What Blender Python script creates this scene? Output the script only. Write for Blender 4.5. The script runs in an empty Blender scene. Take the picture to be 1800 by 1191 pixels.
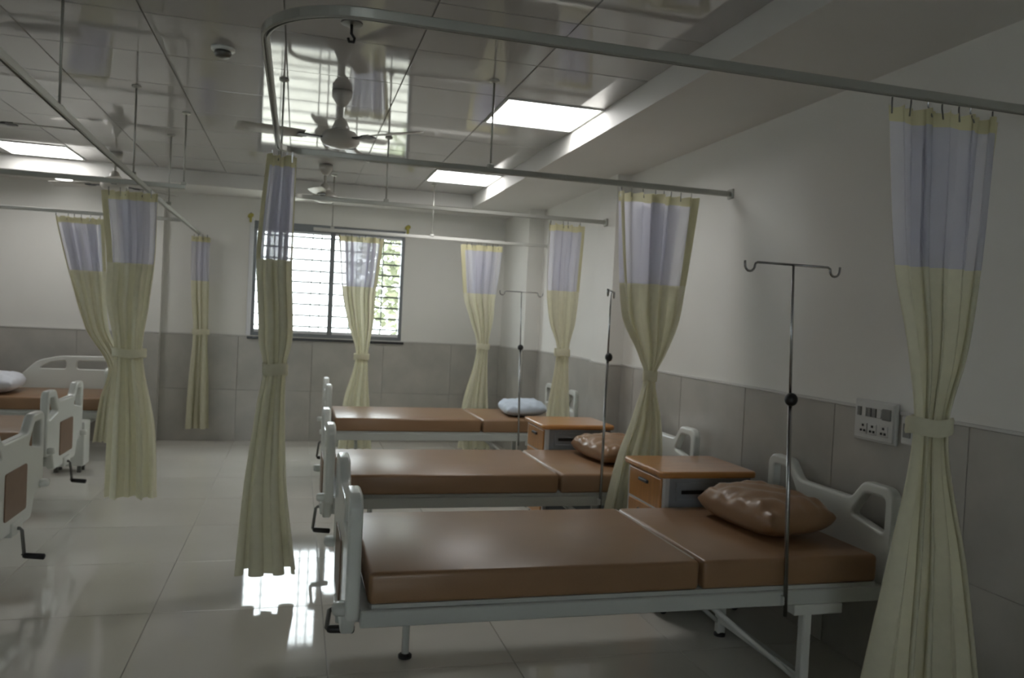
import bpy, bmesh, math, random
import numpy as np
from mathutils import Vector, Matrix
random.seed(7)
S = bpy.context.scene
COL = S.collection
R = math.radians

# ---------------------------------------------------------------- camera
YAW, PITCH, ROLL, FPX, CAMH = R(15.2), R(1.42), R(2.8), 1395.0, 1.5
cam = bpy.data.cameras.new('camera'); cam.sensor_fit = 'HORIZONTAL'; cam.sensor_width = 36
cam.lens = FPX / 1800 * 36; cam.clip_start = 0.05; cam.clip_end = 200
co = bpy.data.objects.new('camera', cam); COL.objects.link(co)
F = Vector((math.sin(YAW)*math.cos(PITCH), math.cos(YAW)*math.cos(PITCH), -math.sin(PITCH)))
Rt = Vector((math.cos(YAW), -math.sin(YAW), 0)); U = Rt.cross(F)
R2 = Rt*math.cos(ROLL) + U*math.sin(ROLL); U2 = -Rt*math.sin(ROLL) + U*math.cos(ROLL)
M = Matrix((R2, U2, -F)).transposed().to_4x4(); M.translation = Vector((0, 0, CAMH))
co.matrix_world = M
cam.dof.use_dof = True; cam.dof.focus_distance = 1.25; cam.dof.aperture_fstop = 10
S.camera = co

# ---------------------------------------------------------------- view, world and sky
S.view_settings.view_transform = 'Standard'; S.view_settings.look = 'None'
S.view_settings.gamma = 1; S.view_settings.use_curve_mapping = False
S.view_settings.exposure = -0.56
SKY = 16.0
PANEL = 16.0
w = bpy.data.worlds.new('overcast_sky'); S.world = w; w.use_nodes = True
nt = w.node_tree; bg = nt.nodes['Background']
bg.inputs[0].default_value = (0.95, 0.96, 1.0, 1); bg.inputs[1].default_value = SKY

# ---------------------------------------------------------------- materials
MATS = {}
def mat(name, col, rough=0.5, metal=0.0, var=0.0, scale=8.0, bump=0.0, bscale=60.0, coat=0.0, spec=0.5, emit=None, estr=0.0, col2=None, stretch=None):
    m = bpy.data.materials.new(name); m.use_nodes = True
    n = m.node_tree.nodes; l = m.node_tree.links; b = n['Principled BSDF']
    b.inputs['Roughness'].default_value = rough; b.inputs['Metallic'].default_value = metal
    b.inputs['Specular IOR Level'].default_value = spec; b.inputs['Coat Weight'].default_value = coat
    c = (*col, 1); b.inputs['Base Color'].default_value = c
    tc = n.new('ShaderNodeTexCoord'); mp = n.new('ShaderNodeMapping'); l.new(tc.outputs['Object'], mp.inputs[0])
    if stretch: mp.inputs['Scale'].default_value = stretch
    if var > 0 or col2:
        ns = n.new('ShaderNodeTexNoise'); ns.inputs['Scale'].default_value = scale; ns.inputs['Detail'].default_value = 6
        l.new(mp.outputs[0], ns.inputs['Vector'])
        rp = n.new('ShaderNodeValToRGB')
        a2 = col2 if col2 else tuple(x*(1-var) for x in col); a1 = col if col2 else tuple(min(1, x*(1+var)) for x in col)
        rp.color_ramp.elements[0].color = (*a2, 1); rp.color_ramp.elements[1].color = (*a1, 1)
        rp.color_ramp.elements[0].position = .3; rp.color_ramp.elements[1].position = .7
        l.new(ns.outputs['Fac'], rp.inputs[0]); l.new(rp.outputs[0], b.inputs['Base Color'])
    if bump > 0:
        n2 = n.new('ShaderNodeTexNoise'); n2.inputs['Scale'].default_value = bscale; n2.inputs['Detail'].default_value = 3
        l.new(mp.outputs[0], n2.inputs['Vector'])
        bp = n.new('ShaderNodeBump'); bp.inputs['Strength'].default_value = bump; bp.inputs['Distance'].default_value = .01
        l.new(n2.outputs['Fac'], bp.inputs['Height']); l.new(bp.outputs[0], b.inputs['Normal'])
    if emit:
        b.inputs['Emission Color'].default_value = (*emit, 1); b.inputs['Emission Strength'].default_value = estr
    MATS[name] = m
    return m

mat('wall_paint', (.74, .73, .69), .6, var=.03, scale=1.2, bump=.05, bscale=90)
mat('soffit_paint', (.70, .69, .66), .6, var=.03, scale=1.5)
mat('stone_tile', (.47, .45, .41), .28, var=.13, scale=3.2, col2=(.37, .36, .33))
mat('grout', (.34, .33, .30), .8)
mat('dado_cap', (.60, .59, .56), .45)
mat('floor_tile', (.70, .68, .62), .055, var=.04, scale=1.6, coat=.0, spec=.6, col2=(.65, .63, .57))
mat('floor_grout', (.40, .385, .34), .5)
mat('ceiling_tile', (.44, .43, .42), .05, metal=.0, var=.03, scale=1.0, bump=.012, bscale=1.5, spec=.9)
mat('ceiling_joint', (.20, .20, .19), .6)
mat('led_diffuser', (1, 1, 1), .5, emit=(1.0, .985, .97), estr=PANEL)
mat('downlight_disc', (1, 1, 1), .5, emit=(1, 1, .97), estr=6.0)
mat('white_frame', (.66, .67, .64), .35)
mat('abs_plastic', (.68, .70, .66), .28, coat=.1)
mat('powder_rail', (.52, .54, .51), .35)
mat('brown_vinyl', (.29, .17, .09), .32, var=.05, scale=5, bump=.06, bscale=140)
mat('seam_thread', (.42, .34, .27), .6)
mat('brown_inset', (.20, .12, .075), .45, var=.08, scale=12)
mat('black_rubber', (.012, .012, .013), .45)
mat('steel', (.36, .36, .36), .25, metal=1.0)
mat('dark_steel', (.14, .14, .13), .4, metal=.8)
mat('track_metal', (.42, .42, .38), .38, metal=.55)
mat('track_white', (.62, .62, .58), .35)
mat('cream_cloth', (.74, .72, .57), .85, var=.04, scale=30, bump=.1, bscale=400)
mat('yellow_edge', (.66, .62, .38), .85)
mat('knot_yellow', (.42, .38, .10), .85)
mat('orange_wood', (.50, .235, .075), .28, var=.12, scale=5, stretch=(1, 7, 1), coat=.2)
mat('grey_abs', (.27, .29, .31), .4)
mat('light_abs', (.55, .56, .56), .35)
mat('white_cotton', (.72, .74, .80), .8, bump=.15, bscale=40)
mat('blue_cotton', (.58, .66, .76), .8, bump=.15, bscale=40)
mat('aluminium', (.20, .21, .22), .4, metal=.3)
mat('white_upvc', (.75, .76, .78), .4)
mat('black_granite', (.03, .03, .032), .25, var=.3, scale=60)
mat('fan_enamel', (.50, .48, .43), .28)
mat('switch_plastic', (.62, .62, .60), .35)
mat('switch_dark', (.20, .20, .19), .5)
mat('foliage', (.24, .26, .17), .7, var=.35, scale=9)
mat('bark', (.12, .09, .06), .9, var=.3, scale=12)
mat('outside_ground', (.35, .33, .28), .9, var=.15, scale=3)
def glass():
    m = bpy.data.materials.new('window_glass'); m.use_nodes = True; n = m.node_tree.nodes; l = m.node_tree.links
    n.remove(n['Principled BSDF']); o = n['Material Output']
    t = n.new('ShaderNodeBsdfTransparent'); t.inputs[0].default_value = (.93, .97, .96, 1)
    g = n.new('ShaderNodeBsdfGlossy'); g.inputs['Roughness'].default_value = .02
    mx = n.new('ShaderNodeMixShader'); mx.inputs[0].default_value = .06
    l.new(t.outputs[0], mx.inputs[1]); l.new(g.outputs[0], mx.inputs[2]); l.new(mx.outputs[0], o.inputs[0]); MATS['glass'] = m
glass()
def sheer(name, col, transp):
    m = bpy.data.materials.new(name); m.use_nodes = True; n = m.node_tree.nodes; l = m.node_tree.links
    n.remove(n['Principled BSDF']); o = n['Material Output']
    t = n.new('ShaderNodeBsdfTransparent')
    d = n.new('ShaderNodeBsdfDiffuse'); d.inputs[0].default_value = (*col, 1)
    tl = n.new('ShaderNodeBsdfTranslucent'); tl.inputs[0].default_value = (*col, 1)
    a = n.new('ShaderNodeMixShader'); a.inputs[0].default_value = .5
    l.new(d.outputs[0], a.inputs[1]); l.new(tl.outputs[0], a.inputs[2])
    mx = n.new('ShaderNodeMixShader'); mx.inputs[0].default_value = 1-transp
    l.new(t.outputs[0], mx.inputs[1]); l.new(a.outputs[0], mx.inputs[2]); l.new(mx.outputs[0], o.inputs[0]); MATS[name] = m
sheer('net_cloth', (.78, .78, .85), .22)
def cloth(name):
    m = MATS[name]; n = m.node_tree.nodes; l = m.node_tree.links; o = n['Material Output']; b = n['Principled BSDF']
    tl = n.new('ShaderNodeBsdfTranslucent'); tl.inputs[0].default_value = (.76, .73, .54, 1)
    mx = n.new('ShaderNodeMixShader'); mx.inputs[0].default_value = .28
    l.new(b.outputs[0], mx.inputs[1]); l.new(tl.outputs[0], mx.inputs[2]); l.new(mx.outputs[0], o.inputs[0])
cloth('cream_cloth'); cloth('yellow_edge')

# ---------------------------------------------------------------- helpers
def link(o, parent=None):
    COL.objects.link(o)
    if parent is not None: o.parent = parent
    return o
def tag(o, label=None, cat=None, group=None, kind=None):
    if label: o['label'] = label
    if cat: o['category'] = cat
    if group: o['group'] = group
    if kind: o['kind'] = kind
    return o
def thing(name, label, cat, loc=(0, 0, 0), rz=0, group=None):
    o = bpy.data.objects.new(name, None); o.empty_display_size = .1; COL.objects.link(o)
    o.location = loc; o.rotation_euler = (0, 0, rz)
    return tag(o, label, cat, group)
def mk(name, bm, m, parent=None, smooth=False, loc=None):
    me = bpy.data.meshes.new(name)
    bmesh.ops.recalc_face_normals(bm, faces=bm.faces[:])
    bm.to_mesh(me); bm.free()
    if smooth:
        for p in me.polygons: p.use_smooth = True
    me.materials.append(MATS[m])
    o = bpy.data.objects.new(name, me)
    if loc is not None: o.location = loc
    return link(o, parent)
def box(bm, x0, x1, y0, y1, z0, z1, bev=0, seg=2):
    r = bmesh.ops.create_cube(bm, size=1); vs = r['verts']
    for v in vs:
        v.co = Vector((x0+(v.co.x+.5)*(x1-x0), y0+(v.co.y+.5)*(y1-y0), z0+(v.co.z+.5)*(z1-z0)))
    if bev > 0:
        es = list({e for v in vs for e in v.link_edges})
        bmesh.ops.bevel(bm, geom=es, offset=bev, segments=seg, affect='EDGES', profile=.5)
    return bm
def B(*a, **k): return box(bmesh.new(), *a, **k)
def tube(bm, pts, r, n=10, cap=True):
    pts = [Vector(p) for p in pts]; rings = []
    rs = r if isinstance(r, (list, tuple)) else [r]*len(pts)
    up = None
    for i, p in enumerate(pts):
        d = (pts[min(i+1, len(pts)-1)] - pts[max(i-1, 0)]).normalized()
        if up is None:
            a = Vector((0, 0, 1)) if abs(d.z) < .9 else Vector((1, 0, 0))
            up = (a - d*a.dot(d)).normalized()
        else:
            up = (up - d*up.dot(d)).normalized()
        s = d.cross(up)
        rings.append([bm.verts.new(p + (up*math.cos(2*math.pi*k/n) + s*math.sin(2*math.pi*k/n))*rs[i]) for k in range(n)])
    for a, b in zip(rings, rings[1:]):
        for k in range(n): bm.faces.new((a[k], a[(k+1) % n], b[(k+1) % n], b[k]))
    if cap:
        bm.faces.new(rings[0][::-1]); bm.faces.new(rings[-1])
    return bm
def T(pts, r, n=10): return tube(bmesh.new(), pts, r, n)
def lathe(bm, prof, n=24, c=(0, 0, 0)):
    rings = []
    for r, z in prof:
        rings.append([bm.verts.new((c[0]+max(r, 1e-4)*math.cos(2*math.pi*k/n), c[1]+max(r, 1e-4)*math.sin(2*math.pi*k/n), c[2]+z)) for k in range(n)])
    for a, b in zip(rings, rings[1:]):
        for k in range(n): bm.faces.new((a[k], a[(k+1) % n], b[(k+1) % n], b[k]))
    bm.faces.new(rings[0][::-1]); bm.faces.new(rings[-1])
    return bm
def fillet(pts, r, seg=4):
    out = []; n = len(pts)
    for i in range(n):
        p0, p, p1 = Vector(pts[i-1]), Vector(pts[i]), Vector(pts[(i+1) % n])
        a, b = (p0-p), (p1-p); rr = min(r, a.length*.45, b.length*.45)
        s, e = p + a.normalized()*rr, p + b.normalized()*rr
        for k in range(seg+1):
            t = k/seg; out.append(s*(1-t)**2 + p*2*t*(1-t) + e*t*t)
    return out
def plate(name, loops, thick, bev, m, parent, basis, seg=3):
    """filled 2D outline with holes, extruded and round-bevelled; basis maps (u,v,w) to local space"""
    cu = bpy.data.curves.new(name, 'CURVE'); cu.dimensions = '2D'; cu.fill_mode = 'BOTH'
    cu.extrude = thick/2 - bev; cu.bevel_depth = bev; cu.bevel_resolution = seg; cu.offset = -bev
    for lp in loops:
        sp = cu.splines.new('POLY'); sp.points.add(len(lp)-1); sp.use_cyclic_u = True
        for i, p in enumerate(lp): sp.points[i].co = (p[0], p[1], 0, 1)
    tmp = bpy.data.objects.new('tmp', cu); COL.objects.link(tmp)
    dg = bpy.context.evaluated_depsgraph_get(); me = bpy.data.meshes.new_from_object(tmp.evaluated_get(dg))
    bpy.data.objects.remove(tmp); bpy.data.curves.remove(cu)
    me.name = name; me.transform(basis)
    me.materials.clear(); me.materials.append(MATS[m])
    return link(bpy.data.objects.new(name, me), parent)
def copy_tree(o, parent=None):
    c = o.copy(); COL.objects.link(c); c.parent = parent
    for ch in list(o.children): copy_tree(ch, c)
    return c
def frac_noise(x, s): return math.sin(x*12.9898+s*78.233)*.5 + math.sin(x*4.1+s*3.7)*.5

# ---------------------------------------------------------------- room
XR, XL, YB, YN = 2.55, -4.1, 9.3, -4.5
CZ, SZ = 2.84, 2.70            # tile ceiling, gypsum soffit
FX, FY = 1.81, 8.62            # inner edges of the soffit
DZ = 1.17                      # top of the wall tiling
def struct(name, bm, m, parent=None):
    o = mk(name, bm, m, parent)
    if parent is None: o['kind'] = 'structure'
    return o
GX, GY, TF = -.62, 3.3, .8
floor = struct('floor', B(XL-.2, XR+.2, YN-.2, YB+.2, -.12, -.006), 'floor_grout')
def tile_mesh(name, sx, sy, sz, m, ch=.0015):
    bm = bmesh.new(); bmesh.ops.create_cube(bm, size=1)
    for v in bm.verts: v.co = Vector((v.co.x*(sx-(ch*2 if v.co.z > 0 else 0)), v.co.y*(sy-(ch*2 if v.co.z > 0 else 0)), (v.co.z-.5)*sz))
    me = bpy.data.meshes.new(name); bmesh.ops.recalc_face_normals(bm, faces=bm.faces[:]); bm.to_mesh(me); bm.free(); me.materials.append(MATS[m]); return me
def lay(name, parent, me, c, rot=None):
    o = bpy.data.objects.new(name, me); o.location = c
    if rot: o.rotation_euler = rot
    return link(o, parent)
meshcache = {}
def grid_tiles(name, parent, m, u0, u1, v0, v1, ou, ov, tu, tv, thick, gap, place, skip=None):
    i0, i1 = math.floor((u0-ou)/tu), math.ceil((u1-ou)/tu); j0, j1 = math.floor((v0-ov)/tv), math.ceil((v1-ov)/tv)
    for i in range(i0, i1):
        for j in range(j0, j1):
            a, b = max(u0, ou+i*tu), min(u1, ou+(i+1)*tu); c, d = max(v0, ov+j*tv), min(v1, ov+(j+1)*tv)
            if b-a < .03 or d-c < .03: continue
            if skip and skip((a+b)/2, (c+d)/2): continue
            key = (name, m, round(b-a, 3), round(d-c, 3), thick)
            if key not in meshcache: meshcache[key] = tile_mesh(name, b-a-gap, d-c-gap, thick, m)
            place(meshcache[key], (a+b)/2, (c+d)/2)
grid_tiles('floor_tile', floor, 'floor_tile', XL, XR, YN, YB, GX, GY, TF, TF, .006, .003,
           lambda me, u, v: lay('floor_tile', floor, me, (u, v, 0)))
# ceiling: gypsum soffit round a tray of glossy square tiles
ceiling = struct('ceiling', B(XL-.2, XR+.2, YN-.2, YB+.2, CZ+.008, CZ+.1), 'ceiling_joint')
TC = .64; CX0, CY0 = 1.81, 8.54
LIGHTS = [(1.49, 5.02), (1.49, 7.58), (-2.35, 8.22)]
def is_light(u, v): return any(abs(u-a) < .2 and abs(v-b) < .2 for a, b in LIGHTS)
grid_tiles('ceiling_tile', ceiling, 'ceiling_tile', XL, FX, YN, FY, CX0, CY0, TC, TC, .008, .005,
           lambda me, u, v: lay('ceiling_tile', ceiling, me, (u, v, CZ+.008*random.random()*.15), (math.pi+random.uniform(-.0012, .0012), random.uniform(-.0012, .0012), 0)), is_light)
bm = B(FX, XR+.05, YN, YB+.05, SZ, CZ+.02); box(bm, XL, FX, FY, YB+.05, SZ, CZ+.02)
mk('soffit', bm, 'soffit_paint', ceiling)
# walls
WX0, WX1, WZ0, WZ1 = -.50, 1.18, 1.17, 2.46
bm = bmesh.new()
box(bm, XL-.2, WX0, YB, YB+.24, 0, CZ); box(bm, WX1, XR+.2, YB, YB+.24, 0, CZ)
box(bm, WX0, WX1, YB, YB+.24, 0, WZ0); box(bm, WX0, WX1, YB, YB+.24, WZ1, CZ)
wb = struct('wall_back', bm, 'wall_paint')
bm = B(XR, XR+.2, YN-.2, YB+.24, 0, CZ)
box(bm, XR-.17, XR+.01, 8.27, YB+.01, 0, SZ); box(bm, XR-.12, XR+.01, 5.95, 6.35, 0, SZ)
wr = struct('wall_right', bm, 'wall_paint')
LY0, LY1 = 5.4, 6.0
bm = bmesh.new()
box(bm, XL-.2, XL, YN-.2, LY0, 0, CZ); box(bm, XL-.2, XL, LY1, YB+.24, 0, CZ); box(bm, XL-.2, XL, LY0, LY1, 0, WZ0); box(bm, XL-.2, XL, LY0, LY1, WZ1, CZ)
wl = struct('wall_left', bm, 'wall_paint')
FX0, FX1 = -1.5, -.1
bm = bmesh.new()
box(bm, XL-.2, FX0, YN-.2, YN, 0, CZ); box(bm, FX1, XR+.2, YN-.2, YN, 0, CZ); box(bm, FX0, FX1, YN-.2, YN, 0, .9); box(bm, FX0, FX1, YN-.2, YN, 2.4, CZ)
wf = struct('wall_front', bm, 'wall_paint')
PX, PY = -1.42, YB-.07
mk('pilaster', B(XL, PX, PY, YB+.01, 0, SZ), 'wall_paint', wb)
D = .012
def dado_y(parent, x0, x1, y, name='wall_tile'):
    mk('tile_grout', B(x0, x1, y-.006, y, .0, DZ-.004), 'grout', parent)
    grid_tiles(name, parent, 'stone_tile', x0, x1, .0, DZ, GX, DZ-.6, TF, .6, D, .0018,
               lambda me, u, v: lay(name, parent, me, (u, y-D, v), (R(90), 0, 0)))
    mk('tile_cap', B(x0, x1, y-D-.004, y, DZ, DZ+.012), 'dado_cap', parent)
def dado_x(parent, y0, y1, x, sgn, name='wall_tile'):
    mk('tile_grout', B(min(x, x+sgn*.006), max(x, x+sgn*.006), y0, y1, .0, DZ-.004), 'grout', parent)
    grid_tiles(name, parent, 'stone_tile', y0, y1, .0, DZ, GY, DZ-.6, TF, .6, D, .0018,
               lambda me, u, v: lay(name, parent, me, (x+sgn*D, u, v), Matrix(((0, 0, sgn), (1*sgn, 0, 0), (0, 1, 0))).to_euler()))
    a = x+sgn*(D+.004); mk('tile_cap', B(min(x, a), max(x, a), y0, y1, DZ, DZ+.012), 'dado_cap', parent)
dado_y(wb, PX, XR-.17, YB); dado_y(wb, XL, PX, PY)
dado_x(wr, YN, 5.95, XR, -1); dado_x(wr, 5.95, 6.35, XR-.12, -1); dado_x(wr, 6.35, 8.27, XR, -1); dado_x(wr, 8.27, YB, XR-.17, -1)
dado_y(wr, XR-.12, XR, 5.95); dado_y(wr, XR-.17, XR, 8.27)
dado_x(wl, YN, YB, XL, 1)

# ---------------------------------------------------------------- window
win = bpy.data.objects.new('window_1', None); COL.objects.link(win); win.location = (WX0, YB, WZ0); win['kind'] = 'structure'
win['label'] = 'wide sliding window with grey frame and grille in the back wall'
def W(name, x0, x1, y0, y1, z0, z1, m, bev=.003, par=None):
    o = mk(name, B(x0-WX0, x1-WX0, y0-YB, y1-YB, z0-WZ0, z1-WZ0, bev=bev, seg=1), m, win if par is None else par); return o
W('frame_top', WX0, WX1, YB+.02, YB+.12, WZ1-.085, WZ1, 'aluminium')
W('frame_bottom', WX0, WX1, YB+.02, YB+.12, WZ0, WZ0+.05, 'aluminium')
W('frame_side', WX0, WX0+.035, YB+.02, YB+.12, WZ0+.05, WZ1-.085, 'aluminium')
W('frame_side', WX1-.035, WX1, YB+.02, YB+.12, WZ0+.05, WZ1-.085, 'aluminium')
XM = .36
W('sash_stile', XM-.028, XM+.028, YB+.025, YB+.065, WZ0+.05, WZ1-.085, 'aluminium')
for a, b in ((WX0+.035, XM-.028), (XM+.028, WX1-.035)):
    W('sash_rail', a, b, YB+.03, YB+.06, WZ0+.05, WZ0+.085, 'white_upvc')
    W('sash_rail', a, b, YB+.03, YB+.06, WZ1-.11, WZ1-.085, 'white_upvc')
    W('glass_pane', a, b, YB+.042, YB+.048, WZ0+.085, WZ1-.11, 'glass', 0)
for k in range(9):
    z = WZ0+.12+k*.128
    W('grille_bar', WX0+.01, WX1-.01, YB+.15, YB+.162, z, z+.02, 'dark_steel', 0)
for x in (-.28, .14, .24, .58, .95):
    W('grille_upright', x-.007, x+.007, YB+.163, YB+.172, WZ0, WZ1, 'dark_steel', 0)
W('window_sill', WX0-.03, WX1+.03, YB-.035, YB+.22, WZ0-.028, WZ0, 'black_granite')
W('reveal_strip', WX0-.045, WX0, YB-.01, YB+.02, WZ0, WZ1+.02, 'white_upvc')

win2 = bpy.data.objects.new('added_window_left', None); COL.objects.link(win2); win2.location = (XL, LY0, WZ0); win2['kind'] = 'structure'  # out of view; added and sized for the daylight from the left
win2['label'] = 'unseen window added in the left wall to let in side daylight'
LW, LH = LY1-LY0, WZ1-WZ0
for a, b, c, d in ((0, LW, 0, .05), (0, LW, LH-.07, LH), (0, .035, .05, LH-.07), (LW-.035, LW, .05, LH-.07), (LW/2-.03, LW/2+.03, .05, LH-.07)):
    mk('window_frame', B(-.12, -.04, a, b, c, d, bev=.003, seg=1), 'aluminium', win2)
for a, b in ((.035, LW/2-.03), (LW/2+.03, LW-.035)):
    mk('glass_pane', B(-.08, -.074, a, b, .05, LH-.07), 'glass', win2)
mk('window_sill', B(-.2, .03, -.03, LW+.03, -.028, 0, bev=.003, seg=1), 'black_granite', win2)

win3 = bpy.data.objects.new('added_window_front', None); COL.objects.link(win3); win3.location = (FX0, YN, .9); win3['kind'] = 'structure'  # unseen, added behind the camera to brighten the sides facing it
win3['label'] = 'unseen window added in the front wall for daylight from behind the camera'
LW, LH = FX1-FX0, 1.5
for a, b, c, d in ((0, LW, 0, .05), (0, LW, LH-.07, LH), (0, .035, .05, LH-.07), (LW-.035, LW, .05, LH-.07), (LW/3-.03, LW/3+.03, .05, LH-.07), (LW*2/3-.03, LW*2/3+.03, .05, LH-.07)):
    mk('window_frame', B(a, b, -.12, -.04, c, d, bev=.003, seg=1), 'aluminium', win3)
for k in range(3):
    mk('glass_pane', B(LW*k/3+.03, LW*(k+1)/3-.03, -.08, -.074, .05, LH-.07), 'glass', win3)

# ---------------------------------------------------------------- outside the window
og = mk('ground_outside', B(-20, 20, YB+.3, 40, -.6, -.5), 'outside_ground'); og['kind'] = 'structure'
def tree(x, y, h, r, label, seed):
    rnd = random.Random(seed)
    t = thing('leafy_tree', label, 'tree', (x, y, -.5), 0, None)
    mk('trunk', T([(0, 0, 0), (.05, 0, h*.3), (0, .05, h*.65)], [.13, .1, .06]), 'bark', t)
    bm = bmesh.new()
    for i in range(1500):
        d = Vector((rnd.gauss(0, 1), rnd.gauss(0, 1), rnd.gauss(0, 1))).normalized()*r*(.45+.55*rnd.random())
        c = Vector((0, 0, h*.62)) + Vector((d.x, d.y, d.z*1.25)); s = rnd.uniform(.07, .15)
        a = Vector((rnd.uniform(-1, 1), rnd.uniform(-1, 1), rnd.uniform(-.6, .6))).normalized(); b = a.cross(Vector((rnd.uniform(-1, 1), rnd.uniform(-1, 1), rnd.uniform(-1, 1)))).normalized()
        bm.faces.new([bm.verts.new(c+a*s), bm.verts.new(c+b*s*.5), bm.verts.new(c-a*s), bm.verts.new(c-b*s*.5)])
    o = mk('foliage', bm, 'foliage', t); o['kind'] = 'stuff'
tree(2.2, 14.5, 4.6, 1.35, 'pale green leafy tree outside, behind the right half of the window', 3)

# ---------------------------------------------------------------- ceiling fittings
for (x, y), lb in zip(LIGHTS, ('square white ceiling light panel nearest the camera, right of the near fan',
                               'square white ceiling light panel beside the back end of the right soffit',
                               'square white ceiling light panel at the left picture edge, near the back soffit')):
    t = thing('ceiling_light', lb, 'ceiling light', (x, y, CZ), 0)
    h = TC/2-.006; bm = bmesh.new()
    for a in ((-h, h, -h, -h+.014), (-h, h, h-.014, h), (-h, -h+.014, -h+.014, h-.014), (h-.014, h, -h+.014, h-.014)):
        box(bm, a[0], a[1], a[2], a[3], -.008, .008)
    mk('light_frame', bm, 'white_frame', t)
    mk('light_diffuser', B(-h+.014, h-.014, -h+.014, h-.014, -.004, .008), 'led_diffuser', t)
t = thing('downlight', 'small round lit downlight in the soffit by the back wall', 'ceiling light', (-2.33, 8.98, SZ))
mk('trim_ring', lathe(bmesh.new(), [(.075, 0), (.1, 0), (.1, -.008), (.085, -.012), (.075, -.01)], 32), 'white_frame', t, True)
mk('lens', lathe(bmesh.new(), [(.078, -.001), (.078, -.012)], 32), 'downlight_disc', t)
t = thing('smoke_detector', 'small round smoke detector on the tiled ceiling', 'detector', (-.43, 4.45, CZ))
mk('detector_base', lathe(bmesh.new(), [(.06, 0), (.06, -.012), (.055, -.016)], 24), 'white_frame', t, True)
mk('detector_head', lathe(bmesh.new(), [(.04, -.014), (.045, -.03), (.036, -.046), (.01, -.052)], 24), 'dark_steel', t, True)
t = thing('ceiling_hook', 'empty dark fan hook hanging from the ceiling in front of the near fan', 'hook', (.19, 3.81, CZ))
mk('hook_plate', lathe(bmesh.new(), [(.05, 0), (.05, -.006), (.02, -.01)], 20), 'dark_steel', t)
mk('hook_rod', T([(0, 0, -.005), (0, 0, -.05), (.015, 0, -.07), (.012, 0, -.088), (-.01, 0, -.088), (-.014, 0, -.072)], .007, 8), 'black_rubber', t, True)

def fan(x, y, a0, label):
    t = thing('ceiling_fan', label, 'ceiling fan', (x, y, CZ), R(a0), 'ceiling fans')
    mk('canopy', lathe(bmesh.new(), [(.03, 0), (.062, -.003), (.06, -.04), (.03, -.085), (.018, -.095)], 20), 'fan_enamel', t, True)
    mk('downrod', T([(0, 0, -.08), (0, 0, -.24)], .013, 12), 'fan_enamel', t, True)
    mk('rod_cup', lathe(bmesh.new(), [(.018, -.165), (.035, -.18), (.055, -.23), (.05, -.236)], 20), 'fan_enamel', t, True)
    mk('motor', lathe(bmesh.new(), [(.03, -.235), (.09, -.25), (.115, -.275), (.118, -.305), (.1, -.33), (.05, -.345), (.01, -.35)], 28), 'fan_enamel', t, True)
    for k in range(3):
        an = k*2*math.pi/3; rot = Matrix.Rotation(an, 4, 'Z')
        bm = bmesh.new(); box(bm, .10, .25, -.022, .022, -.300, -.292); box(bm, .2, .26, -.04, .04, -.302, -.294)
        bm.transform(rot); mk('blade_iron', bm, 'black_rubber', t)
        bm = bmesh.new(); n = 14; rows = []
        for i in range(n+1):
            u = i/n; xx = .22+u*.39; hw = .045+.02*math.sin(u*math.pi*.8); hw *= (1 if u < .93 else .8)
            rows.append([bm.verts.new((xx, s*hw, -.290 - .008*u + s*.012 + dz)) for s, dz in ((-1, 0), (0, .004), (1, 0), (1, -.004), (0, -.001), (-1, -.004))])
        for a, b in zip(rows, rows[1:]):
            for q in range(6): bm.faces.new((a[q], a[(q+1) % 6], b[(q+1) % 6], b[q]))
        bm.faces.new(rows[0]); bm.faces.new(rows[-1][::-1]); bm.transform(rot)
        mk('fan_blade', bm, 'fan_enamel', t, True)
    return t
fan(.21, 5.0, -47, 'cream ceiling fan nearest the middle, seen inside the curved curtain track')
fan(.20, 7.6, 20, 'far cream ceiling fan in line behind the near middle one')
fan(-1.66, 8.0, 160, 'far left ceiling fan above the row of left beds')
fan(-1.97, 5.55, -5, 'near left ceiling fan with a long blade at the left picture edge')

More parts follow.
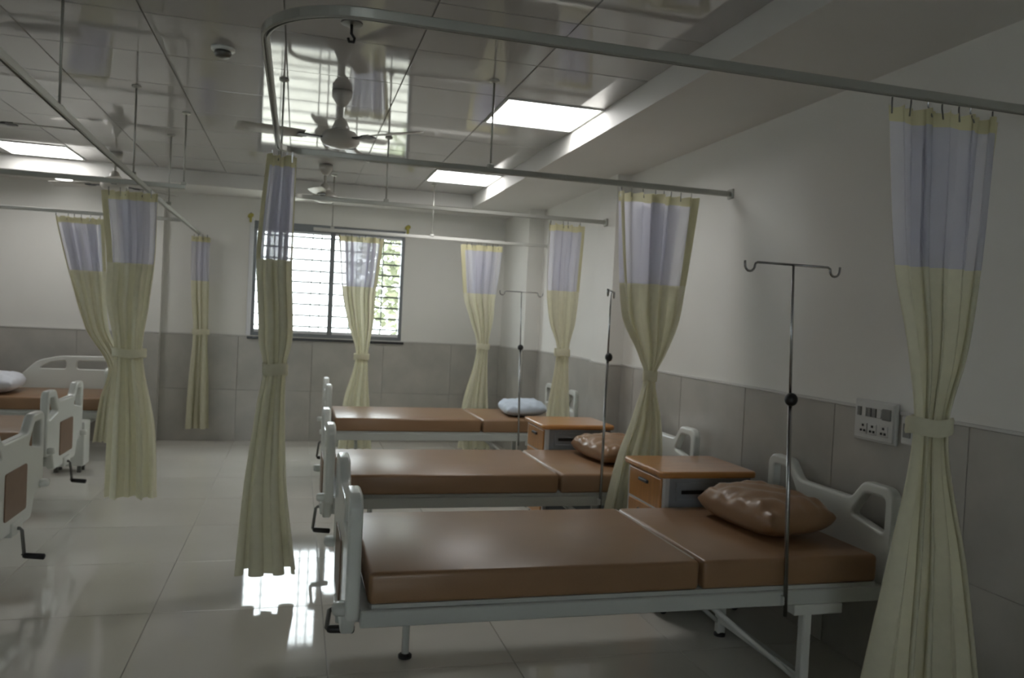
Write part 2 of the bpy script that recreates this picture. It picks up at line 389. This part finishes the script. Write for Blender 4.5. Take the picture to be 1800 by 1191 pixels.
# ---------------------------------------------------------------- curtain tracks
ZT, ZL = 2.335, 2.27
def arc(cx, cy, r, a0, a1, z, n=8):
    return [(cx+r*math.cos(R(a0+(a1-a0)*i/n)), cy+r*math.sin(R(a0+(a1-a0)*i/n)), z) for i in range(n+1)]
def track(name, label, pts, m='track_metal', ends=(), rods=()):
    t = thing(name, label, 'curtain track', pts[0])
    o = Vector(pts[0]); P = [Vector(p)-o for p in pts]
    bm = bmesh.new(); hw, hh = .012, .016; rings = []
    for i, p in enumerate(P):
        d = (P[min(i+1, len(P)-1)]-P[max(i-1, 0)]).normalized(); s = Vector((-d.y, d.x, 0))
        rings.append([bm.verts.new(p+s*a*hw+Vector((0, 0, b*hh))) for a, b in ((-1, -.8), (-.6, -1), (-.35, -1), (-.3, -.3), (.3, -.3), (.35, -1), (.6, -1), (1, -.8), (1, .8), (.8, 1), (-.8, 1), (-1, .8))])
    for a, b in zip(rings, rings[1:]):
        for k in range(12): bm.faces.new((a[k], a[(k+1) % 12], b[(k+1) % 12], b[k]))
    bm.faces.new(rings[0]); bm.faces.new(rings[-1][::-1])
    mk('rail', bm, m, t)
    for e in ends:
        v = Vector(e)-o; mk('wall_flange', B(v.x-.012, v.x+.012, v.y-.03, v.y+.03, v.z-.03, v.z+.03, bev=.004), m, t)
    for (x, y) in rods:
        v = Vector((x, y, pts[0][2]))-o; zc = (CZ if y < FY and x < FX else SZ)-o.z
        mk('hanger_rod', T([v+Vector((0, 0, .015)), (v.x, v.y, zc)], .006, 8), 'track_metal', t, True)
        mk('rod_clamp', B(v.x-.018, v.x+.018, v.y-.018, v.y+.018, .012, .035, bev=.004), m, t)
        mk('rod_rose', lathe(bmesh.new(), [(.028, 0), (.028, -.008), (.01, -.016)], 16, (v.x, v.y, zc)), 'track_metal', t)
    return t
YA, YBt, XC = 2.29, 4.40, -.13
ptsU = [(XR, YA, ZT), (1.6, YA, ZT), (.9, YA, ZT)] + arc(XC+.3, YA+.3, .3, 270, 180, ZT, 16) + [(XC, 3.4, ZT)] + arc(XC+.12, YBt-.12, .12, 180, 90, ZT) + [(1.0, YBt, ZT), (XR, YBt, ZT)]
track('curtain_track', 'curved ceiling curtain track around the nearest bed', ptsU, ends=((XR, YA, ZT), (XR, YBt, ZT)), rods=((1.02, YBt),))
YC = 6.15
track('curtain_track', 'curtain track around the second bed, behind the near curved one',
      [(XR-.12, YC, ZT), (1.2, YC, ZT)] + arc(XC+.2, YC-.2, .2, 90, 180, ZT) + [(XC, 4.62, ZT)], ends=((XR-.125, YC, ZT),), rods=((.62, YC), (XC, 4.9)))
YD = 8.1
track('curtain_track', 'pale curtain track nearest the window, over the third bed',
      [(XR, YD, ZT-.04), (1.2, YD, ZT-.04), (.12, YD, ZT-.04)], 'track_white', ends=((XR, YD, ZT-.04),), rods=((.3, YD), (1.3, YD)))
track('curtain_track', 'long straight curtain track running down the aisle on the left',
      [(-.93, 2.0, ZL), (-1.0, 4.5, ZL), (-1.05, 7, ZL), (-1.07, YB-.001, ZL)], ends=(), rods=((-1.0, 3.75), (-1.025, 5.45), (-1.03, 6.9)))
track('curtain_track', 'left cross curtain track in front, ending just past the aisle track',
      [(-3.9, 6.05, ZL+.05), (-2, 6.05, ZL+.05), (-.80, 6.05, ZL+.05)], ends=(), rods=((-2.05, 6.05), (-.81, 6.05)))
track('curtain_track', 'left cross curtain track nearer the back wall, meeting the aisle track',
      [(-4.05, 7.95, ZL), (-2, 7.95, ZL), (-1.08, 7.95, ZL)], 'track_white', ends=(), rods=((-3.0, 7.95),))

# ---------------------------------------------------------------- curtains
def curtain(label, x, y, prof, rz=0, folds=7, seed=0, ztop=2.28, zseam=1.75, ztie=1.2, zbot=.12, skew=.0, hooks=True, tieback=True, over=1.0, tk=1.0):
    """prof rows: z, centre, half width, half depth"""
    prof = sorted(prof); zs = np.array([p[0] for p in prof]); cx = np.array([p[1] for p in prof]); hw = np.array([p[2] for p in prof]); hd = np.array([p[3] for p in prof])
    def ev(z, arr):
        i = int(np.clip(np.searchsorted(zs, z)-1, 0, len(zs)-2))
        def sl(k):
            if k == 0: return (arr[1]-arr[0])/(zs[1]-zs[0])
            if k == len(zs)-1: return (arr[-1]-arr[-2])/(zs[-1]-zs[-2])
            a = (arr[k]-arr[k-1])/(zs[k]-zs[k-1]); b = (arr[k+1]-arr[k])/(zs[k+1]-zs[k])
            return 0 if a*b <= 0 else 2*a*b/(a+b)
        h = zs[i+1]-zs[i]; t = min(max((z-zs[i])/h, 0), 1); t2, t3 = t*t, t*t*t
        return (2*t3-3*t2+1)*arr[i]+(t3-2*t2+t)*h*sl(i)+(-2*t3+3*t2)*arr[i+1]+(t3-t2)*h*sl(i+1)
    rnd = random.Random(seed); ph = [rnd.uniform(0, 6.28) for _ in range(6)]
    t = thing('privacy_curtain', label, 'curtain', (x, y, zbot), rz, 'tied privacy curtains on ceiling tracks')
    NU = folds*22
    def P(u, z):
        c, a, d = ev(z, cx), ev(z, hw), ev(z, hd)
        uu = u + .012*math.sin(2*math.pi*2*u+ph[0]) + .008*math.sin(5*z+ph[1])*math.sin(math.pi*u)
        am = .65+.35*math.sin(2*math.pi*1.7*u+ph[2]+z*.9)
        X = c + a*(2*u-1) + over*a*.55/folds*math.sin(2*2*math.pi*folds*uu+ph[3])*am
        Y = d*am*math.sin(2*math.pi*folds*uu+ph[4]) + d*.35*math.sin(2*math.pi*u*1.5+ph[5]+z*1.3)
        return Vector((X, Y, z-zbot))
    def sheet(name, z0, z1, nz, m, u0=0., u1=1., off=0., wavy=False):
        bm = bmesh.new(); n = max(4, int(NU*(u1-u0))); rows = []
        for j in range(nz+1):
            z = z0+(z1-z0)*j/nz; row = []
            for i in range(n+1):
                u = u0+(u1-u0)*i/n; p = P(u, z)
                if off: p.y += off; p.x += off*.3
                if wavy and j == nz: p.z += .006*math.sin(2*math.pi*folds*2*u)
                row.append(bm.verts.new(p))
            rows.append(row)
        for a, b in zip(rows, rows[1:]):
            for i in range(n): bm.faces.new((a[i], a[i+1], b[i+1], b[i]))
        return mk(name, bm, m, t, True)
    sheet('cloth_panel', zbot, zseam, 46, 'cream_cloth')
    sheet('net_panel', zseam, ztop-.045, 16, 'net_cloth')
    sheet('net_fold', zseam, ztop-.045, 16, 'net_cloth', .2, .8, .022)
    sheet('heading_tape', ztop-.045, ztop+.008, 3, 'yellow_edge', wavy=True)
    w = .018
    for u0, u1 in ((0, .035), (.965, 1.)):
        sheet('side_hem', zseam, ztop-.045, 16, 'yellow_edge', u0, u1, -.0015)
    if tieback:
        a, d, c = ev(ztie, hw)*1.13*tk+.008*tk, ev(ztie, hd)*1.45+.012, ev(ztie, cx)
        bm = bmesh.new(); n = 36; rs = []
        for z, k in ((-.03, 1.0), (-.02, 1.05), (0, 1.03), (.02, 1.05), (.03, 1.0)):
            rs.append([bm.verts.new((c+a*k*math.cos(2*math.pi*q/n), d*k*math.sin(2*math.pi*q/n), ztie-zbot+z+.004*math.sin(3*2*math.pi*q/n+seed))) for q in range(n)])
        for p, q in zip(rs, rs[1:]):
            for k in range(n): bm.faces.new((p[k], p[(k+1) % n], q[(k+1) % n], q[k]))
        mk('tieback', bm, 'cream_cloth', t, True)
    if hooks:
        n = max(4, int(ev(ztop, hw)*2/.06))
        for k in range(n):
            u = (k+.35)/n*.98+.01; p = P(u, ztop-.01)
            mk('curtain_hook', T([(p.x, p.y-.004, p.z-.01), (p.x, 0, p.z+.03), (p.x, 0, p.z+.045)], .003, 6), 'steel', t)
    return t
curtain('widest cream curtain at the right edge, tied with a broad band, net top', 2.13, YA,
        [(.12, .055, .25, .07), (.31, .05, .225, .06), (.7, .04, .155, .05), (1.2, .02, .065, .035), (1.45, .03, .12, .04), (1.78, .01, .19, .035), (2.28, 0.0, .235, .025)], folds=5, seed=4)
curtain('cream curtain pinched like an hourglass, behind the near nightstand', 2.055, YBt,
        [(.12, -.08, .20, .06), (.7, -.02, .14, .045), (.95, .01, .085, .035), (1.2, .015, .03, .022), (1.32, .02, .075, .035), (1.55, .0, .17, .05), (1.76, -.005, .2, .045), (2.28, 0, .255, .03)], folds=4, seed=2)
curtain('dark-looking narrow cream curtain in the foreground, hanging free at the track corner', XC+.01, 4.33,
        [(.10, .02, .155, .075), (.6, .0, .105, .06), (1.0, .01, .07, .045), (1.18, .02, .056, .035), (1.35, .02, .085, .045), (1.75, -.0, .088, .045), (2.28, 0.015, .072, .03)], rz=0, folds=3, seed=5, ztie=1.18, zbot=.10, tk=.88)
curtain('cream curtain above the bed with the blue pillow, right of the third intravenous pole', 2.08, YC,
        [(.15, .02, .13, .05), (.7, .0, .1, .04), (1.28, .02, .05, .025), (1.5, .0, .105, .04), (1.75, -.01, .13, .04), (2.28, 0, .145, .03)], folds=3, seed=6, ztie=1.25)
curtain('cream curtain hanging before the right half of the window', .60, YD,
        [(.12, .0, .16, .05), (.56, .0, .13, .045), (1.07, .04, .06, .025), (1.4, .01, .13, .04), (1.72, -.02, .17, .04), (2.24, -.02, .225, .03)], folds=4, seed=7, ztie=1.05, ztop=2.24)
curtain('cream curtain on the back wall between window and right corner', 1.86, YD,
        [(.12, .0, .16, .05), (.56, -.01, .13, .045), (1.19, .03, .055, .025), (1.5, .01, .12, .04), (1.72, -.02, .16, .04), (2.24, -.02, .215, .03)], folds=4, seed=8, ztop=2.24)
curtain('cream curtain on the aisle track, the larger of the left pair', -1.06, 5.82,
        [(.17, .03, .16, .08), (.6, .02, .145, .07), (1.17, -.02, .085, .04), (1.5, -.03, .13, .05), (1.75, -.02, .145, .05), (2.22, -.04, .175, .035)], folds=4, seed=9, ztie=1.15, ztop=2.215, zbot=.17)
curtain('cream curtain slanting to the right, behind the larger left curtain', -1.75, 7.92,
        [(.20, .13, .13, .05), (.6, .15, .10, .045), (.85, .18, .07, .03), (1.25, .0, .10, .04), (1.72, -.09, .155, .04), (2.2, -.17, .2, .03)], folds=4, seed=10, ztie=.86, ztop=2.215, zbot=.2, tieback=False)
curtain('narrow cream curtain against the back wall, left of the window', -1.0, 9.17,
        [(.15, .0, .115, .04), (.6, .0, .1, .04), (1.2, .0, .07, .025), (1.65, -.02, .085, .035), (2.2, -.03, .09, .03)], rz=0, folds=3, seed=11, ztop=2.215, zbot=.15)
for x, lb in ((-.54, 'small yellow cloth knot on a wall hook above the window, left end'), (1.2, 'small yellow cloth knot on a wall hook above the window, right end')):
    t = thing('curtain_knot', lb, 'curtain hook', (x, YB, 2.50))
    mk('wall_hook', T([(0, 0, .02), (0, -.03, .02), (0, -.04, .035)], .006, 8), 'steel', t, True)
    bm = bmesh.new(); bmesh.ops.create_icosphere(bm, subdivisions=2, radius=.028)
    for v in bm.verts: v.co = Vector((v.co.x*1.2, v.co.y*.8-.03, v.co.z+.005+v.co.x*.3))
    mk('knot', bm, 'knot_yellow', t, True)
    mk('cloth_tail', B(-.012, .014, -.04, -.026, -.07, .0, bev=.005), 'knot_yellow', t)

# ---------------------------------------------------------------- beds
BL, BW = 2.22, .90                     # local: x from foot (0) to head (BL), y across
def board_loops(foot):
    h = BW/2+.01; t, m = .865, .775
    out = [(-h, .42), (-.32, .42), (-.27, .30 if foot else .36), (.27, .30 if foot else .36), (.32, .42), (h, .42), (h, t-.035), (h-.035, t), (.27, t), (.19, m), (-.19, m), (-.27, t), (-h+.035, t), (-h, t-.035)]
    loops = [fillet(out, .03)]
    for s in (-1, 1):
        hp = [(s*(h-.052), t-.05), (s*.285, t-.05), (s*.20, .705), (s*(h-.052), .665)]
        loops.append(fillet(hp, .022))
    return loops
def make_bed():
    t = thing('hospital_bed', '', 'bed')
    bs = Matrix(((0, 0, 1, 0), (1, 0, 0, 0), (0, 1, 0, 0), (0, 0, 0, 1)))
    fb = plate('footboard', board_loops(True), .05, .013, 'abs_plastic', t, Matrix.Translation((-.01, 0, 0)) @ bs)
    hb = plate('headboard', board_loops(False), .05, .013, 'abs_plastic', t, Matrix.Translation((BL+.01, 0, 0)) @ bs)
    plate('inset_panel', [fillet([(-.16, .38), (.16, .38), (.16, .62), (-.16, .62)], .02)], .008, .002, 'brown_inset', fb, Matrix.Translation((-.037, 0, 0)) @ bs)
    for y in (-1, 1):
        mk('corner_bumper', lathe(bmesh.new(), [(.01, -.02), (.03, -.018), (.034, 0), (.03, .018), (.01, .02)], 16, (-.045, y*.42, .46)), 'abs_plastic', fb, True)
    bm = bmesh.new(); h = BW/2
    for y in (-1, 1): box(bm, .02, BL-.02, min(y*h, y*(h-.035)), max(y*h, y*(h-.035)), .395, .455, bev=.004, seg=1)
    for x in (.02, 1.0, BL-.055): box(bm, x, x+.035, -h+.035, h-.035, .40, .45)
    mk('bed_frame', bm, 'powder_rail', t)
    mk('bed_deck', B(.06, BL-.06, -h+.02, h-.02, .452, .47), 'powder_rail', t)
    for a, b in ((.045, 1.335), (1.35, 2.165)):
        bm = B(a, b, -h+.012, h-.012, .47, .585, bev=.018, seg=3)
        ms = mk('mattress_section', bm, 'brown_vinyl', t, True)
        x = b-.012 if a < 1 else a+.012
    mk('seam_piping', T([(1.325, -h+.05, .583), (1.325, h-.05, .583)], .005, 6), 'seam_thread', t.children[-2] if False else ms)
    # legs
    for y in (-.43, .22):
        mk('leg', T([(1.83, y, .40), (1.83, y, .03)], .022, 4) if False else B(1.81, 1.85, y-.02, y+.02, .012, .395, bev=.005, seg=1), 'white_frame', t)
        mk('foot_cap', lathe(bmesh.new(), [(.028, 0), (.028, .012), (.022, .02)], 14, (1.83, y, 0)), 'black_rubber', t)
    mk('leg', T([(.28, .20, .40), (.28, .20, .012)], .016, 12), 'white_frame', t, True)
    mk('foot_cap', lathe(bmesh.new(), [(.03, 0), (.03, .012), (.02, .02)], 14, (.28, .20, 0)), 'black_rubber', t)
    mk('leg_bracket', B(1.76, 1.99, -.455, -.40, .352, .396, bev=.006), 'white_frame', t)
    mk('leg_bracket', B(.12, .36, -.02, .38, .352, .396, bev=.006), 'white_frame', t)
    mk('leg_tie', B(1.815, 1.845, -.41, .20, .07, .10), 'white_frame', t)
    mk('brace', T([(1.40, -.41, .40), (1.83, -.41, .06)], .011, 8), 'white_frame', t, True)
    mk('brace', T([(1.40, .22, .40), (1.83, .22, .06)], .011, 8), 'white_frame', t, True)
    # crank
    mk('crank_box', B(-.045, .10, -.10, .06, .28, .35, bev=.008), 'abs_plastic', t)
    ck = mk('crank', T([(.05, 0, 0), (-.055, 0, 0), (-.065, 0, -.01), (-.078, 0, -.13), (-.072, 0, -.14)], .009, 8), 'dark_steel', t, True, loc=(0, -.02, .31))
    mk('crank_handle', T([(-.076, 0, -.14), (-.065, 0, -.142), (.02, 0, -.15), (.025, 0, -.151)], [.011, .015, .016, .010], 12), 'black_rubber', ck, True)
    return t
bed = make_bed()
def put_bed(b, x, y, rz, label):
    b.location = (x, y, 0); b.rotation_euler = (0, 0, rz); b['label'] = label; b['group'] = 'hospital beds of the ward'; return b
beds = {}
beds[1] = put_bed(bed, .235, 3.225, 0, 'nearest brown hospital bed, with brown pillow and a tall intravenous pole')
beds[2] = put_bed(copy_tree(bed), .22, 4.93, 0, 'second brown hospital bed from the camera, between the two nightstands')
beds[3] = put_bed(copy_tree(bed), .30, 7.36, 0, 'third brown hospital bed, nearest the window, with the blue pillow')
beds[4] = put_bed(copy_tree(bed), -1.38, 4.52, math.pi, 'nearest left bed, mostly cut off by the left picture edge')
beds[5] = put_bed(copy_tree(bed), -1.62, 6.38, math.pi, 'middle bed of the left row, its footboard behind the nearest one')
b6 = put_bed(copy_tree(bed), -1.68, 8.47, math.pi, 'far left bed with a white pillow and a raised arched side rail')
for c in beds[1].children:
    if c.name.startswith('crank') and 'box' not in c.name: c.rotation_euler = (R(-80), 0, 0)
# on the left row the grips are folded outwards
out_grip = None
for b in (beds[4], beds[5], b6):
    for c in b.children:
        for g in c.children:
            if g.name.startswith('crank_handle'):
                if out_grip is None:
                    out_grip = g.data.copy(); out_grip.transform(Matrix.Translation((-.15, 0, 0)) @ Matrix.Scale(-1, 4, (1, 0, 0))); out_grip.flip_normals()
                g.data = out_grip
# arched side rail on the far left bed (local -y is away from the camera after the half turn)
bs = Matrix(((1, 0, 0, 0), (0, 0, -1, 0), (0, 1, 0, 0), (0, 0, 0, 1)))
lo = fillet([(.08, .56), (1.02, .56), (.98, .70), (.82, .86), (.62, .91), (.08, .92)], .06)
hi = [fillet([(.16, .78), (.46, .78), (.46, .86), (.16, .86)], .025), fillet([(.56, .78), (.80, .78), (.70, .84), (.56, .86)], .025)]
plate('side_rail', [lo]+hi, .035, .012, 'abs_plastic', b6, Matrix.Translation((0, -.475, 0)) @ bs)

# ---------------------------------------------------------------- pillows
def pillow(label, x, y, z, L, Wd, H, m, rz, seed, tilt=0, group='pillows on the beds'):
    rnd = random.Random(seed); n = 36; bm = bmesh.new()
    ph = [rnd.uniform(0, 6.28) for _ in range(8)]
    def P(u, v, s):
        e = (1-abs(u)**3.2)*(1-abs(v)**3.2); hgt = max(e, 0)**.42
        pin = 1 - .10*u*u*v*v - .02*(1-v*v)*abs(u)**3; pin2 = 1 - .09*u*u*v*v - .02*(1-u*u)*abs(v)**3
        k = abs(u)**3*(1-abs(v)) + abs(v)**3*(1-abs(u))
        wr = .014*math.sin(15*v+5*u+ph[0]+1.5*math.sin(4*u))*abs(u)**1.5*hgt + .008*math.sin(17*u-4*v+ph[1])*abs(v)**1.5*hgt + .005*math.sin(9*u+8*v+ph[2])*hgt
        zz = H*(.5+.5*hgt) if s > 0 else H*(.5-.5*hgt)
        if s > 0: zz += wr
        return Vector((u*L/2*pin, v*Wd/2*pin2, zz))
    vs = {}
    for s in (1, -1):
        for i in range(n+1):
            for j in range(n+1):
                u, v = math.sin((2*i/n-1)*math.pi/2), math.sin((2*j/n-1)*math.pi/2)
                edge = i in (0, n) or j in (0, n)
                if edge and s == -1: vs[(s, i, j)] = vs[(1, i, j)]; continue
                vs[(s, i, j)] = bm.verts.new(P(u, v, s))
        for i in range(n):
            for j in range(n):
                bm.faces.new((vs[(s, i, j)], vs[(s, i+1, j)], vs[(s, i+1, j+1)], vs[(s, i, j+1)]))
    o = mk('pillow', bm, m, None, True); o.location = (x, y, z); o.rotation_euler = (0, tilt, rz)
    return tag(o, label, 'pillow', group)
pillow('wrinkled brown vinyl pillow on the nearest bed', 2.16, 3.27, .586, .40, .60, .175, 'brown_vinyl', R(6), 1, R(-3))
pillow('brown vinyl pillow on the second bed, partly behind the curtain', 2.10, 5.0, .586, .40, .60, .155, 'brown_vinyl', R(5), 2, R(-3))
pillow('pale blue cotton pillow on the third bed', 2.14, 7.38, .586, .42, .62, .14, 'blue_cotton', R(-5), 3, R(-3))
pillow('white cotton pillow on the far left bed', -2.76, 8.42, .586, .55, .62, .19, 'white_cotton', R(4), 4)

# ---------------------------------------------------------------- intravenous poles
def iv_pole(label, x, y, ztop, zk, lean=0, half=.2, zb=.36, rz=0):
    t = thing('drip_pole', label, 'drip pole', (x, y, zb), rz, 'intravenous drip poles')
    L = ztop-zb; le = lean
    mk('lower_tube', T([(0, 0, 0), (le*(zk-zb)/L, 0, zk-zb)], .0085, 12), 'steel', t, True)
    mk('upper_rod', T([(le*(zk-zb)/L, 0, zk-zb-.02), (le, 0, L)], .0055, 10), 'steel', t, True)
    mk('rail_clamp', B(-.014, .014, -.004, .02, .045, .08, bev=.003), 'powder_rail', t)
    bm = bmesh.new(); bmesh.ops.create_uvsphere(bm, u_segments=16, v_segments=10, radius=.027)
    for v in bm.verts: v.co = Vector((v.co.x+le*(zk-zb)/L, v.co.y*.85-.006, v.co.z+zk-zb))
    mk('clamp_knob', bm, 'black_rubber', t, True)
    def hook(s):
        p = [(0, 0, 0), (s*(half-.055), 0, 0), (s*(half-.045), 0, -.006)]
        for k in range(9):
            a = math.pi*(1+k/8) if s > 0 else math.pi*(2-k/8)
            a = math.pi + math.pi*k/8
            xx = (half-.022) + .022*math.cos(a); p.append((s*xx, 0, -.012+.024*math.sin(a)))
        p.append((s*(half+.001), 0, .004))
        return p
    for s in (-1, 1):
        bm = T([(le+a, b, L+c) for a, b, c in hook(s)], .0048, 8); mk('bag_hook', bm, 'steel', t, True)
    return t
iv_pole('tall chrome drip pole clamped to the nearest bed', 1.945, 2.758, 1.77, 1.235, -.055, .215)
iv_pole('chrome drip pole on the second bed, just left of the hourglass curtain', 1.815, 4.463, 1.70, 1.30, .012, .2, rz=R(62))
iv_pole('chrome drip pole on the third bed, in front of the blue pillow', 1.98, 6.893, 1.75, 1.25, -.04, .2)

# ---------------------------------------------------------------- nightstands
def make_stand():
    t = thing('nightstand', '', 'nightstand')
    w, d, h = .52, .47, .755          # local: x front (0) to back, y across
    mk('cabinet_body', B(.015, w-.01, .015, d-.015, .06, h-.03, bev=.012), 'grey_abs', t)
    mk('corner_post', B(.0, .03, .005, .035, .05, h-.03, bev=.006), 'light_abs', t)
    mk('corner_post', B(.0, .03, d-.035, d-.005, .05, h-.03, bev=.006), 'light_abs', t)
    bs = Matrix.Identity(4)
    plate('stand_top', [fillet([(-.03, -.012), (w+.01, -.012), (w+.01, d+.012), (-.03, d+.012)], .035)], .035, .012, 'orange_wood', t, Matrix.Translation((0, 0, h-.017)))
    z = h-.045
    for k, hh in enumerate((.17, .17, .30)):
        dr = mk('drawer' if k < 2 else 'cabinet_door', B(-.008, .016, .038, d-.038, z-hh+.008, z, bev=.006), 'orange_wood', t)
        mk('handle', B(-.022, -.006, d/2-.055, d/2+.055, z-.055, z-.035, bev=.006), 'black_rubber', dr)
        mk('drawer_lip', B(-.004, .018, .036, d-.036, z-hh-.001, z-hh+.007), 'light_abs', t)
        z -= hh
    # moulded recess on the side facing the room entrance
    for s, (y0, y1) in ((0, (.006, .016)), (1, (d-.016, d-.006))):
        bm = bmesh.new()
        for (x0, x1, z0, z1) in ((.07, .45, .685, .695), (.07, .45, .60, .610), (.07, .080, .605, .69), (.440, .45, .605, .69)):
            box(bm, x0, x1, y0, y1, z0, z1)
        mk('side_moulding', bm, 'grey_abs', t)
    bm = B(.10, .42, .008, .012, .636, .656, bev=.002)
    mk('side_grip', bm, 'black_rubber', t)
    for x in (.05, w-.05):
        for y in (.05, d-.05):
            mk('castor', lathe(bmesh.new(), [(.012, -.01), (.024, -.009), (.024, .009), (.012, .01)], 16), 'black_rubber', t)
            c = t.children[-1] if False else COL.objects[-1]; c.rotation_euler = (R(90), 0, 0); c.location = (x, y, .024)
            mk('castor_stem', B(x-.008, x+.008, y-.014, y+.014, .035, .062), 'dark_steel', t)
    return t
st = make_stand(); st.location = (1.86, 3.705, 0); st['label'] = 'nightstand with orange wooden top right behind the nearest bed'; st['group'] = 'nightstands between the beds'
s2 = copy_tree(st); s2.location = (1.76, 5.42, 0); s2['label'] = 'nightstand with orange wooden top between the second and third beds'
t = thing('bedside_locker', 'low white locker with dark slots under the foot end of the far left bed', 'locker', (-1.98, 7.50, 0))
mk('locker_body', B(0, .26, 0, .2, .06, .44, bev=.01), 'abs_plastic', t)
for z in (.33, .39): mk('slot', B(.05, .21, -.004, .004, z, z+.022, bev=.002), 'black_rubber', t)
for x in (.04, .22):
    for y in (.04, .16): mk('locker_foot', B(x-.015, x+.015, y-.015, y+.015, 0, .062), 'dark_steel', t)

# ---------------------------------------------------------------- wall switchboard
t = thing('switchboard', 'white socket and switch board on the wall above the nearest bed head', 'switchboard', (XR-.012, 3.0, 1.03))
mk('back_plate', B(-.02, 0, -.13, .13, 0, .185, bev=.005), 'switch_plastic', t)
mk('cover_frame', B(-.026, -.018, -.122, .122, .008, .177, bev=.004), 'switch_plastic', t)
for k in range(5):
    y = .09-k*.032
    mk('switch_rocker', B(-.032, -.024, y-.012, y+.012, .11, .15, bev=.002), 'switch_dark' if k in (0, 2, 3) else 'switch_plastic', t)
mk('socket', B(-.031, -.024, -.11, -.055, .105, .155, bev=.004), 'switch_dark', t)
for y in (.06, 0, -.07):
    s = mk('socket', B(-.030, -.024, y-.024, y+.024, .03, .08, bev=.004), 'switch_plastic', t)
    for a, b in ((0, .068), (-.011, .045), (.011, .045)):
        mk('socket_hole', B(-.033, -.028, y+a-.005, y+a+.005, b-.005, b+.005), 'black_rubber', s)
t = thing('wall_socket', 'narrow socket box beside the switchboard, half behind the right curtain', 'socket', (XR-.012, 2.79, 1.05))
mk('back_plate', B(-.03, 0, -.035, .035, 0, .12, bev=.006), 'switch_plastic', t)
mk('socket_face', B(-.034, -.028, -.022, .022, .03, .09, bev=.003), 'switch_dark', t)
